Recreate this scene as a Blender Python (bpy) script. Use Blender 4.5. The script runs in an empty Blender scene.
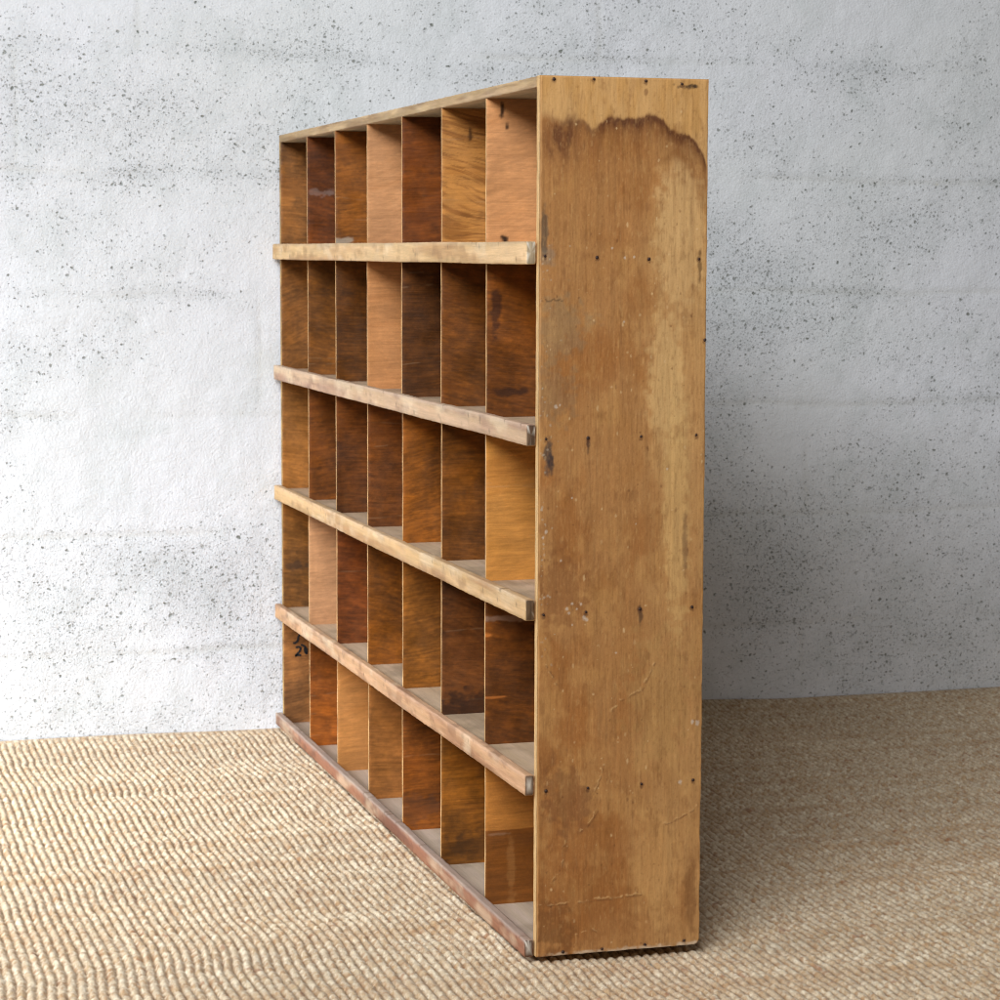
import bpy, math
import numpy as np
from mathutils import Matrix, Vector

rng = np.random.default_rng(7)
scene = bpy.context.scene
COL = scene.collection

# ------------------------------------------------------------------ sizes (metres)
W = 1.434      # length of the shelf unit, from the near side panel to the wall
D = 0.200      # depth
H = 1.000      # height
T = 0.012      # board thickness
RUGTOP = -0.003
WALLY = W + 0.008
BASE = Vector((D / 2, W / 2, 0.0))

# ------------------------------------------------------------------ noise helpers
_tabs = {}
def vnoise(x, y, seed=0):
    if seed not in _tabs:
        _tabs[seed] = np.random.default_rng(1000 + seed).random((256, 256))
    t = _tabs[seed]
    xi = np.floor(x).astype(np.int64); yi = np.floor(y).astype(np.int64)
    xf = x - xi; yf = y - yi
    u = xf * xf * (3 - 2 * xf); v = yf * yf * (3 - 2 * yf)
    a = t[xi & 255, yi & 255]; b = t[(xi + 1) & 255, yi & 255]
    c = t[xi & 255, (yi + 1) & 255]; d = t[(xi + 1) & 255, (yi + 1) & 255]
    return (a * (1 - u) + b * u) * (1 - v) + (c * (1 - u) + d * u) * v

def fbm(x, y, seed=0, octv=4):
    s = 0; a = 1; tot = 0
    for i in range(octv):
        s = s + a * vnoise(x * 2 ** i + 17.3 * i, y * 2 ** i + 9.1 * i, seed * 10 + i)
        tot += a; a *= 0.5
    return s / tot            # about 0..1, mean 0.5

def hash2(i, j, seed=0):
    if ('h', seed) not in _tabs:
        _tabs[('h', seed)] = np.random.default_rng(5000 + seed).random((512, 512))
    return _tabs[('h', seed)][i & 511, j & 511]

def smooth(a, b, x):
    t = np.clip((x - a) / (b - a), 0, 1)
    return t * t * (3 - 2 * t)

def lin(c):
    c = np.array(c, float) / 255.0
    return np.where(c <= 0.04045, c / 12.92, ((c + 0.055) / 1.055) ** 2.4)

def mix(a, b, m):
    return a * (1 - m[..., None]) + b * m[..., None]

# ------------------------------------------------------------------ mesh helpers
def link(o, parent=None):
    COL.objects.link(o)
    if parent is not None:
        o.parent = parent
        if parent.type == 'EMPTY':
            o.location = -BASE
    return o

def mesh_np(name, co, quads, mats, parent=None, col=None, mat_idx=None, smooth_shade=True, attrs=None):
    me = bpy.data.meshes.new(name)
    co = np.ascontiguousarray(co, dtype=np.float32).reshape(-1, 3)
    quads = np.ascontiguousarray(quads, dtype=np.int32).reshape(-1, 4)
    nf = len(quads)
    me.vertices.add(len(co)); me.vertices.foreach_set('co', co.ravel())
    me.loops.add(nf * 4); me.loops.foreach_set('vertex_index', quads.ravel())
    me.polygons.add(nf)
    me.polygons.foreach_set('loop_start', np.arange(nf, dtype=np.int32) * 4)
    if mat_idx is not None:
        me.polygons.foreach_set('material_index', np.asarray(mat_idx, dtype=np.int32))
    me.update(calc_edges=True)
    if smooth_shade:
        me.polygons.foreach_set('use_smooth', np.ones(nf, dtype=bool))
    for m in mats: me.materials.append(m)
    if col is not None:
        at = me.color_attributes.new('Col', 'FLOAT_COLOR', 'POINT')
        c4 = np.ones((len(co), 4), dtype=np.float32); c4[:, :3] = np.clip(col.reshape(-1, 3), 0, 1)
        at.data.foreach_set('color', c4.ravel())
    if attrs:
        for k, v in attrs.items():
            at = me.attributes.new(k, 'FLOAT', 'POINT')
            at.data.foreach_set('value', np.ascontiguousarray(v, dtype=np.float32).ravel())
    me.validate()
    return link(bpy.data.objects.new(name, me), parent)

def grid_quads(nu, nv, off=0):
    i = np.arange(nu - 1)[:, None]; j = np.arange(nv - 1)[None, :]
    a = off + i * nv + j
    return np.stack([a, a + nv, a + nv + 1, a + 1], -1).reshape(-1, 4)

# ------------------------------------------------------------------ node helpers
def new_mat(name):
    m = bpy.data.materials.new(name); m.use_nodes = True
    nt = m.node_tree
    return m, nt, nt.nodes['Principled BSDF']

def N(nt, t, **kw):
    n = nt.nodes.new(t)
    for k, v in kw.items():
        if k.startswith('i_'):
            n.inputs[k[2:].replace('_', ' ')].default_value = v
        else:
            setattr(n, k, v)
    return n

def noise(nt, vec, scale, detail=4, rough=0.55, dist=0.0):
    n = N(nt, 'ShaderNodeTexNoise'); n.inputs['Scale'].default_value = scale
    n.inputs['Detail'].default_value = detail; n.inputs['Roughness'].default_value = rough
    n.inputs['Distortion'].default_value = dist
    nt.links.new(vec, n.inputs['Vector']); return n.outputs['Fac']

def mapping(nt, vec, scale):
    n = N(nt, 'ShaderNodeMapping'); n.inputs['Scale'].default_value = scale
    nt.links.new(vec, n.inputs['Vector']); return n.outputs['Vector']

def remap(nt, v, a, b, c, d):
    n = N(nt, 'ShaderNodeMapRange')
    for k, x in zip(('From Min', 'From Max', 'To Min', 'To Max'), (a, b, c, d)): n.inputs[k].default_value = x
    nt.links.new(v, n.inputs['Value']); return n.outputs['Result']

def math_n(nt, op, a, b=None, clamp=False):
    n = N(nt, 'ShaderNodeMath', operation=op, use_clamp=clamp)
    for i, x in enumerate((a, b)):
        if x is None: continue
        if isinstance(x, (int, float)): n.inputs[i].default_value = x
        else: nt.links.new(x, n.inputs[i])
    return n.outputs[0]

def vscale(nt, col, fac):
    n = N(nt, 'ShaderNodeVectorMath', operation='SCALE')
    nt.links.new(col, n.inputs[0]); nt.links.new(fac, n.inputs['Scale']); return n.outputs[0]

def mixcol(nt, fac, a, b):
    n = N(nt, 'ShaderNodeMix', data_type='RGBA')
    for s, x in ((n.inputs['Factor'], fac), (n.inputs['A'], a), (n.inputs['B'], b)):
        if isinstance(x, (int, float)): s.default_value = x
        elif isinstance(x, (tuple, list)): s.default_value = (*x, 1) if len(x) == 3 else x
        else: nt.links.new(x, s)
    return n.outputs['Result']

def bump(nt, h, strength, dist, prev=None):
    n = N(nt, 'ShaderNodeBump'); n.inputs['Strength'].default_value = strength
    n.inputs['Distance'].default_value = dist
    nt.links.new(h, n.inputs['Height'])
    if prev is not None: nt.links.new(prev, n.inputs['Normal'])
    return n.outputs['Normal']

def wood_mat(name, axis, rough=0.55, contrast=0.22, bstr=0.4, fine=1.0, spec=0.4):
    m, nt, P = new_mat(name)
    tc = N(nt, 'ShaderNodeTexCoord').outputs['Object']
    at = N(nt, 'ShaderNodeAttribute', attribute_name='Col').outputs['Color']
    s = [1.0, 1.0, 1.0]; s[axis] = 0.06
    g = mapping(nt, tc, s)
    n1 = noise(nt, g, 420 * fine, 3, 0.6)
    n2 = noise(nt, g, 110 * fine, 4, 0.6, 0.6)
    n3 = noise(nt, tc, 700, 2, 0.6)
    f = math_n(nt, 'ADD', remap(nt, n1, 0.25, 0.75, -contrast * .6, contrast * .6),
               remap(nt, n2, 0.25, 0.75, 1 - contrast, 1 + contrast))
    f = math_n(nt, 'ADD', f, remap(nt, n3, 0.3, 0.7, -0.05, 0.05))
    nt.links.new(vscale(nt, at, f), P.inputs['Base Color'])
    r = remap(nt, noise(nt, tc, 22, 4), 0.3, 0.7, rough - 0.13, rough + 0.13)
    nt.links.new(r, P.inputs['Roughness'])
    P.inputs['Specular IOR Level'].default_value = spec
    nt.links.new(bump(nt, n1, bstr, 0.0006, bump(nt, n2, bstr, 0.0012)), P.inputs['Normal'])
    return m

M_panel = wood_mat('weathered_plywood', 2, 0.62, 0.055, 0.25, 0.8, 0.35)
M_div = wood_mat('divider_plywood', 0, 0.50, 0.14, 0.45, 1.2, 0.36)
M_rail = wood_mat('pine_batten', 1, 0.6, 0.16, 0.5, 1.0, 0.35)
M_shelf = wood_mat('dusty_board', 1, 0.75, 0.12, 0.4, 0.8, 0.25)
M_end = wood_mat('rough_end_grain', 2, 0.8, 0.45, 1.0, 0.6, 0.2)
M_edge = wood_mat('ply_edge', 2, 0.7, 0.15, 0.6, 1.0, 0.3)

def simple_mat(name, colr, rough=0.6, metallic=0.0):
    m, nt, P = new_mat(name)
    tc = N(nt, 'ShaderNodeTexCoord').outputs['Object']
    n = noise(nt, tc, 600, 3)
    c = mixcol(nt, n, tuple(np.array(colr) * 0.7), tuple(np.array(colr) * 1.3))
    nt.links.new(c, P.inputs['Base Color'])
    P.inputs['Roughness'].default_value = rough; P.inputs['Metallic'].default_value = metallic
    return m
M_nail = simple_mat('rusty_nail', (0.045, 0.022, 0.016), 0.6, 0.5)
M_ink = simple_mat('black_ink', (0.012, 0.012, 0.014), 0.7)
M_hole = simple_mat('dark_hole', (0.02, 0.012, 0.008), 0.9)
M_floor = simple_mat('bare_concrete', (0.25, 0.24, 0.22), 0.85)

# ------------------------------------------------------------------ the shelf unit
unit = bpy.data.objects.new('pigeonhole_shelf', None)
unit.location = BASE; unit.empty_display_size = 0.2
COL.objects.link(unit)
unit['label'] = 'tall open wooden pigeonhole shelf with stained brown side panel and pale front battens'
unit['category'] = 'shelf'

# ---- the near side panel: finely gridded, painted with its own stains and scratches
CAMC = np.array([-0.8232, -2.5794, 0.8017]); FPX = 2418.1; YAW, PITCHA, ROLL = 0.2929, 0.1009, 0.0028
def cam_rot():
    B = np.array([[1, 0, 0], [0, 0, -1], [0, 1, 0]], float)
    c, s = math.cos(YAW), math.sin(YAW); Y = np.array([[c, -s, 0], [s, c, 0], [0, 0, 1]])
    c, s = math.cos(PITCHA), math.sin(PITCHA); P = np.array([[1, 0, 0], [0, c, -s], [0, s, c]])
    c, s = math.cos(ROLL), math.sin(ROLL); R = np.array([[c, -s, 0], [s, c, 0], [0, 0, 1]])
    return R @ P @ B @ Y
RC = cam_rot()

def panel_px(x, z):
    """panel coordinates -> the drawing units used for its stains"""
    v = RC @ np.stack([np.ravel(x) - CAMC[0], np.full(np.size(x), -CAMC[1]), np.ravel(z) - CAMC[2]])
    return (500 + FPX * v[0] / v[2]).reshape(np.shape(x)), (500 + FPX * v[1] / v[2]).reshape(np.shape(x))

def px_panel(px, py):
    d = RC.T @ np.array([(px - 500) / FPX, (py - 500) / FPX, 1.0])
    p = CAMC + d * (-CAMC[1] / d[1])
    return float(p[0]), float(np.clip(p[2], .003, H - .003))

def seg_dist(px, py, pts):
    d = np.full(px.shape, 1e9)
    for (x0, y0), (x1, y1) in zip(pts[:-1], pts[1:]):
        vx, vy = x1 - x0, y1 - y0
        t = np.clip(((px - x0) * vx + (py - y0) * vy) / (vx * vx + vy * vy + 1e-9), 0, 1)
        d = np.minimum(d, np.hypot(px - x0 - t * vx, py - y0 - t * vy))
    return d

def blob(px, py, cx, cy, rx, ry, seed=0, wob=0.5):
    n = (fbm(px / 7.0 + cx, py / 7.0 + cy, 30 + seed, 3) - 0.5) * 2 * wob
    return 1 - smooth(0.6, 1.25, np.hypot((px - cx) / rx, (py - cy) / ry) + n)

NAILS = [(554, 79), (594, 79), (646, 81), (682, 84),
         (545, 256), (597, 257.5), (649, 259), (699, 259),
         (546, 439), (588, 438), (641, 436.5), (696, 435),
         (543.5, 615), (586, 612), (640, 609), (692, 607),
         (546, 791), (588, 788), (641.5, 784), (693, 780),
         (563, 952), (602, 949), (645, 944.5), (684, 940.5), (705, 340)]

def side_panel_near():
    nx, nz = 230, 1110
    xs = np.linspace(0, D, nx); zs = np.linspace(0, H, nz)
    X, Z = np.meshgrid(xs, zs, indexing='ij')
    px, py = panel_px(X, Z)
    # --- colour
    streak = fbm(px / 3.0, py / 60.0, 1, 4); streak2 = fbm(px / 1.3, py / 38.0, 2, 3)
    cloud = fbm(px / 38.0, py / 60.0, 3, 5); cl2 = fbm(px / 16.0, py / 26.0, 4, 5)
    base = np.broadcast_to(lin((168, 124, 76)), X.shape + (3,)).copy()
    base = mix(base, lin((156, 106, 56)), smooth(0.40, 0.72, cloud) * 0.9)
    base = mix(base, lin((186, 144, 90)), smooth(0.5, 0.75, cl2) * 0.5)
    # pale, cleaner wood down the right part
    pale = smooth(622, 680, px + (cl2 - .5) * 50) * (0.35 + 0.65 * fbm(px / 14.0, py / 90.0, 5, 4))
    pale *= 0.35 + 0.65 * np.exp(-((py - 330) / 190.0) ** 2) + 0.35 * smooth(640, 800, py)
    base = mix(base, lin((202, 170, 120)), np.clip(pale, 0, 1) * 0.6)
    pm = blob(px, py, 682, 232, 27, 80, 1, .45); base = mix(base, lin((210, 178, 128)), pm * .65)
    pm = blob(px, py, 666, 380, 19, 66, 2, .45); base = mix(base, lin((214, 184, 132)), pm * .55)
    pm = blob(px, py, 676, 520, 13, 120, 3, .5); base = mix(base, lin((212, 180, 124)), pm * .5)
    pm = blob(px, py, 655, 870, 26, 60, 4, .5); base = mix(base, lin((204, 164, 108)), pm * .35)
    # water stain
    sx = [530, 548, 560, 575, 583, 592, 597, 607, 625, 636, 649, 657, 664, 671, 679, 688, 694, 700, 706, 715]
    sy = [116, 117, 122, 121, 122, 132, 131, 119, 121, 122, 118, 119, 124, 131, 136, 139, 143, 150, 166, 190]
    ys = np.interp(px, sx, sy) + (fbm(px / 4.0, py / 18.0, 6, 4) - .5) * 8
    d = py - ys
    above = 1 - smooth(-6, 5, d)
    topc = mix(np.broadcast_to(lin((196, 158, 106)), X.shape + (3,)), lin((186, 144, 86)), smooth(.4, .7, fbm(px / 8.0, py / 40.0, 7, 4)) * .7)
    wash = smooth(0, 6, d) * np.exp(-np.clip(d, 0, 400) / 70.0)
    base = mix(base, lin((156, 106, 52)), wash * (0.6 - 0.6 * blob(px, py, 682, 205, 24, 48, 8, .3)))
    base = mix(base, topc, above)
    edge = np.where(d < 0, np.exp(-(d / 3.2) ** 2), np.exp(-np.clip(d, 0, 999) / (5.0 + 14 * fbm(px / 5.0, py * 0, 9, 3))))
    edge *= smooth(545, 575, px) * 0.5 + smooth(592, 606, px) * 0.42
    edge *= 0.65 + 0.7 * fbm(px / 3.0, py / 7.0, 10, 3)
    base = mix(base, lin((84, 44, 16)), np.clip(edge * 1.15, 0, .92))
    lwn = fbm(px / 9.0, py / 26.0, 54, 4)
    lw = np.exp(-((py - 140 - (lwn - .5) * 40) / 17.0) ** 2) * (1 - smooth(548, 600, px + (fbm(px / 6.0, py / 10.0, 55, 3) - .5) * 40)) * smooth(538, 552, px + (lwn - .5) * 14)
    base = mix(base, lin((92, 52, 22)), np.clip(lw * (0.2 + 1.6 * fbm(px / 5.0, py / 14.0, 11, 4)), 0, 0.85))
    e2 = np.exp(-(seg_dist(px, py, [(664, 160), (675, 152), (688, 162), (697, 180), (703, 205)]) / 4.0) ** 2)
    base = mix(base, lin((128, 84, 38)), e2 * .45)
    # brown run-down streaks below the tide line
    rd = smooth(.45, .7, fbm(px / 4.5, py / 70.0, 56, 4)) * smooth(2, 18, d) * np.exp(-np.clip(d, 0, 400) / 55.0)
    base = mix(base, lin((122, 74, 32)), np.clip(rd, 0, 1) * .6)
    # small stains and wear
    def stain(mask, c, a):
        nonlocal base
        base = mix(base, lin(c), np.clip(mask, 0, 1) * a)
    stain(blob(px, py, 544, 235, 4, 24, 12), (78, 70, 62), .75)
    stain(blob(px, py, 547, 256, 8, 10, 13), (120, 118, 110), .45)
    stain(blob(px, py, 548, 455, 4.5, 17, 14, .6), (70, 60, 58), .85)
    stain(blob(px, py, 551, 464, 3.5, 11, 15, .6), (58, 46, 46), .85)
    stain(blob(px, py, 560, 330, 26, 34, 16, .9), (130, 122, 100), .35)
    stain(blob(px, py, 556, 395, 20, 30, 17, .9), (128, 108, 84), .4)
    stain(blob(px, py, 685, 545, 3, 30, 18, .6), (105, 80, 58), .55)
    stain(blob(px, py, 640, 616, 2.8, 13, 19, .6), (70, 48, 34), .75)
    stain(blob(px, py, 588, 444, 2.3, 9, 20, .6), (60, 34, 26), .8)
    stain(blob(px, py, 700, 268, 2.0, 16, 21, .6), (84, 60, 34), .65)
    stain(blob(px, py, 690, 86, 11, 3.2, 22, 1.0), (34, 20, 14), .9)
    stain(blob(px, py, 646, 92, 2, 4, 28, .5), (110, 72, 40), .6)
    stain(blob(px, py, 560, 590, 24, 40, 23, .9), (126, 80, 42), .5)
    stain(blob(px, py, 565, 800, 26, 34, 24, .9), (118, 78, 48), .5)
    stain(blob(px, py, 553, 930, 22, 24, 25, .9), (96, 62, 32), .55)
    stain(blob(px, py, 580, 905, 60, 40, 29, .8), (140, 92, 46), .4)
    stain(blob(px, py, 690, 900, 6, 40, 26, .7), (120, 80, 44), .5)
    stain(blob(px, py, 660, 700, 34, 60, 27, .9), (170, 136, 86), .4)
    stain(smooth(.6, .78, fbm(px / 9.0, py / 16.0, 41, 5)), (124, 80, 38), .28)
    stain(smooth(.64, .82, fbm(px / 3.5, py / 16.0, 42, 4)), (110, 70, 34), .25)
    stain(smooth(.66, .82, fbm(px / 2.2, py / 9.0, 43, 4)), (205, 170, 118), .22)
    rough_ = fbm(px / 1.6, py / 3.2, 44, 3)
    stain(smooth(.62, .82, rough_), (118, 76, 36), .25)
    gl = fbm(px / 1.1, py / 26.0, 58, 3)
    stain(smooth(.62, .78, gl), (112, 72, 36), .2)
    stain(smooth(.40, .24, rough_), (206, 164, 106), .12)
    # dark pencil squiggle
    stain(np.exp(-(seg_dist(px, py, [(541, 299.5), (543, 301), (545, 298), (547, 301.5), (551, 301), (554, 298.5), (555, 301), (560, 299.8), (562, 301.3), (566, 300)]) / .9) ** 2) * smooth(.35, .55, fbm(px / 2.0, py / 2.0, 57, 2)), (60, 44, 26), .6)
    # scratches
    Hd = np.zeros_like(X)
    scr = [[(563, 845), (570, 838), (575, 835), (583, 829), (590, 822), (597, 810)],
           [(595, 790), (599, 778), (603, 765)], [(549, 882), (556, 877), (560, 870), (562, 860)],
           [(608, 720), (612, 710), (618, 706)], [(640, 692), (645, 682), (650, 670), (655, 660)],
           [(540, 905), (560, 904), (582, 901), (610, 898), (645, 893)],
           [(655, 826), (672, 821), (688, 812), (702, 803)], [(545, 665), (552, 676), (556, 684)],
           [(620, 700), (632, 694), (640, 690)], [(577, 935), (592, 929), (600, 934)]]
    for k, s in enumerate(scr):
        dd = seg_dist(px + (fbm(px / 4.0, py / 4.0, 50 + k, 3) - .5) * 5, py + (fbm(px / 4.0, py / 4.0, 60 + k, 3) - .5) * 5, s)
        l1 = np.exp(-(dd / 0.65) ** 2)
        brk = smooth(.42, .6, fbm(px / 5.0, py / 5.0, 70 + k, 2))
        stain(l1 * brk, (206, 172, 124), .6); Hd += l1 * brk * 0.0004
        dd2 = seg_dist(px - 1.2, py - 1.2, s); stain(np.exp(-(dd2 / .9) ** 2) * brk, (96, 60, 30), .45)
    # random flecks, pale and dark
    r2 = np.random.default_rng(21)
    def fleck(cx, cy, r, c, a, asp=1.0):
        i0 = int(np.clip((cx - r * 3 - 538) / 171 * nx - 4, 0, nx)); i1 = int(np.clip((cx + r * 3 - 530) / 160 * nx + 6, 0, nx))
        j1 = int(np.clip((960 - (cy - r * asp * 3)) / 884 * nz + 24, 0, nz)); j0 = int(np.clip((930 - (cy + r * asp * 3)) / 884 * nz - 20, 0, nz))
        if i1 <= i0 or j1 <= j0: return
        sp = (slice(i0, i1), slice(j0, j1))
        m = 1 - smooth(.5, 1.1, np.hypot((px[sp] - cx) / r, (py[sp] - cy) / (r * asp)) + (fbm(px[sp] / 1.5, py[sp] / 1.5, 80, 2) - .5) * .9)
        base[sp] = mix(base[sp], lin(c), m * a)
    for _ in range(140):
        fleck(r2.uniform(541, 704), r2.uniform(95, 945), r2.uniform(.5, 1.4), (212, 184, 142), r2.uniform(.25, .75), r2.uniform(.6, 2.6))
    for _ in range(110):
        fleck(r2.uniform(541, 704), r2.uniform(130, 950), r2.uniform(.5, 1.3), (104, 66, 34), r2.uniform(.25, .6), r2.uniform(.7, 2.2))
    for _ in range(60):
        fleck(abs(r2.normal(0, 7)) + 540, r2.uniform(240, 700), r2.uniform(.6, 1.5), (186, 180, 168), r2.uniform(.2, .6), r2.uniform(.7, 1.6))
    for cx, cy, r in [(572, 604, 1.6), (567, 609, 2), (569, 613, 2), (581, 604, 1.6), (577, 609, 1.4), (584, 618, 2.6), (586, 620, 2.4), (572, 625, 1.3),
                      (556, 407, 2.2), (560, 405, 1.5), (546, 532, 2.2), (543, 538, 1.3), (667, 469, 1.7), (561, 561, 1.6), (616, 653, 1.3),
                      (636, 524, 1.2), (572, 498, 1.2), (612, 248, 1.3), (570, 246, 1.0), (624, 322, 1.3), (634, 257, 1.3), (625, 258, 1.4), (680, 782, 2.6), (697, 723, 3.0), (692, 722, 2.2)]:
        fleck(cx, cy, r * .85, (206, 198, 190), .6, 1.2)
    for cx, cy in NAILS:
        fleck(cx, cy + 1.2, 2.6, (84, 50, 28), .6, 1.4)
    # worn pale line at the foot, and edges rubbed
    dl = X; db = Z; dr = D - X; dt = H - Z
    foot = (1 - smooth(.0005, .005, db + (fbm(px / 5.0, py / 3.0, 45, 4) - .5) * .007)) * smooth(.25, .55, fbm(px / 9.0, py / 9.0, 46, 3))
    stain(foot, (208, 196, 180), .8)
    rub = 1 - smooth(.0005, .0028, np.minimum(dl, np.minimum(dr, dt)) + (fbm(px / 3.0, py / 12.0, 47, 4) - .5) * .004)
    stain(rub, (196, 152, 100), .6)
    base *= np.array([.90, .80, .68]) * (0.88 + 0.24 * streak[..., None]) * (0.95 + 0.1 * streak2[..., None])
    # --- relief
    Y = np.zeros_like(X)
    Y += (cloud - .5) * 0.0010 - Hd + (fbm(px / 1.4, py / 9.0, 48, 3) - .5) * 0.0003
    R = 0.0016
    m = np.minimum(np.minimum(dl, dr), np.minimum(db, dt)) + (fbm(X * 60, Z * 60, 49, 3) - .5) * 0.0008
    k = np.clip(R - m, 0, R); Y += R - np.sqrt(np.maximum(R * R - k * k, 0))
    # rounded worn lower corners and slightly wavy outline
    X2 = X.copy(); Z2 = Z.copy()
    Rc = 0.007
    cxm = (X > D - Rc) & (Z < Rc)
    for msk, ox, sg in ((cxm, D - Rc, 1), ):
        uu = np.abs(X[msk] - ox) / Rc; vv = (Rc - Z[msk]) / Rc
        rr = np.hypot(uu, vv) + 1e-9; sq = np.maximum(uu, vv)
        X2[msk] = ox + sg * uu / rr * sq * Rc; Z2[msk] = Rc - vv / rr * sq * Rc
    X2 += (fbm(Z * 14, X * 0, 51, 4) - .5) * 0.0016 * (X / D) - (fbm(Z * 60, X * 0, 52, 3) - .5) * 0.0006 * (1 - X / D)
    front = np.stack([X2, Y, Z2], -1).reshape(-1, 3)
    quads = grid_quads(nx, nz)[:, ::-1][:, [3, 0, 1, 2]]
    # rim: three more rings going back to y = T
    ring = np.concatenate([np.arange(nx) * nz, (nx - 1) * nz + np.arange(1, nz), (np.arange(nx - 1)[::-1]) * nz + nz - 1, np.arange(1, nz - 1)[::-1]])
    fr = front[ring]; n = len(ring)
    co = [front]; cols = [base.reshape(-1, 3)]; q = [quads]; mi = [np.zeros(len(quads), int)]
    off = len(front)
    ec = base.reshape(-1, 3)[ring] * 0 + lin((222, 182, 126))
    prev = ring
    for r, y in enumerate((0.0022, 0.0040, 0.0065, 0.0090, T)):
        v = fr.copy(); v[:, 1] = y
        lay = 1 - 0.22 * ((r % 2) == 1)
        cc = ec * lay * (0.8 + 0.4 * vnoise(fr[:, 2] * 90 + r * 7, fr[:, 0] * 90, 53))[:, None]
        idx = off + np.arange(n)
        q.append(np.stack([prev, idx, np.roll(idx, -1), np.roll(prev, -1)], -1)); mi.append(np.ones(n, int))
        co.append(v); cols.append(cc); off += n; prev = idx
    # back face corners
    # bridge the back with quads strip across x
    bot = prev[:nx]; top = prev[nx - 1 + nz - 1: nx - 1 + nz - 1 + nx][::-1]
    q.append(np.stack([bot[:-1], top[:-1], top[1:], bot[1:]], -1)); mi.append(np.zeros(nx - 1, int))
    o = mesh_np('side_panel', np.concatenate(co), np.concatenate(q), [M_panel, M_edge], unit,
                np.concatenate(cols), np.concatenate(mi), True)
    o['label'] = 'near side panel with dark water stain across its top'
    return o
near = side_panel_near()

def nail(parent, pos, axis, r=0.0021):
    """small domed nail head sunk in the wood; axis = outward normal"""
    rings = [(0.0, 0.0009), (0.55, 0.0007), (0.9, 0.0003), (1.0, -0.0004)]
    n = 10; co = []; q = []
    a = np.arange(n) / n * 2 * math.pi
    ax = Vector(axis); t1 = ax.orthogonal().normalized(); t2 = ax.cross(t1)
    p = Vector(pos); sxy = (rng.uniform(.85, 1.15), rng.uniform(.85, 1.15))
    for rr, hh in rings:
        for th in a:
            co.append(p + t1 * (math.cos(th) * r * max(rr, .01) * sxy[0]) + t2 * (math.sin(th) * r * max(rr, .01) * sxy[1]) + ax * hh)
    for k in range(len(rings) - 1):
        for i in range(n):
            q.append((k * n + i, (k + 1) * n + i, (k + 1) * n + (i + 1) % n, k * n + (i + 1) % n))
    return mesh_np('nail', np.array([tuple(c) for c in co]), np.array(q), [M_nail], parent)

for cx, cy in NAILS:
    x, z = px_panel(cx, cy)
    nail(near, (x, -0.0002, z), (0, -1, 0), rng.uniform(.0015, .0021))

# ---- generic painted board (a beveled, slightly wavy bar lofted along one axis)
def grain_cols(a, b, c, seed, contrast=0.25, freq=(3.0, 90.0)):
    """a = coordinate along the grain, b = across, colour base c (linear)"""
    n = fbm(a * freq[0] + seed * 3.1, b * freq[1] + seed * 5.7, seed % 40 + 100, 5)
    n2 = fbm(a * 9 + seed, b * 40 + seed, seed % 40 + 150, 4)
    v = 1 + (n - .5) * 2 * contrast + (n2 - .5) * contrast
    out = np.broadcast_to(np.asarray(c), a.shape + (3,)) * v[..., None]
    out[..., 2] *= (1 + (n - .5) * contrast * 1.2)
    return out

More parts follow.
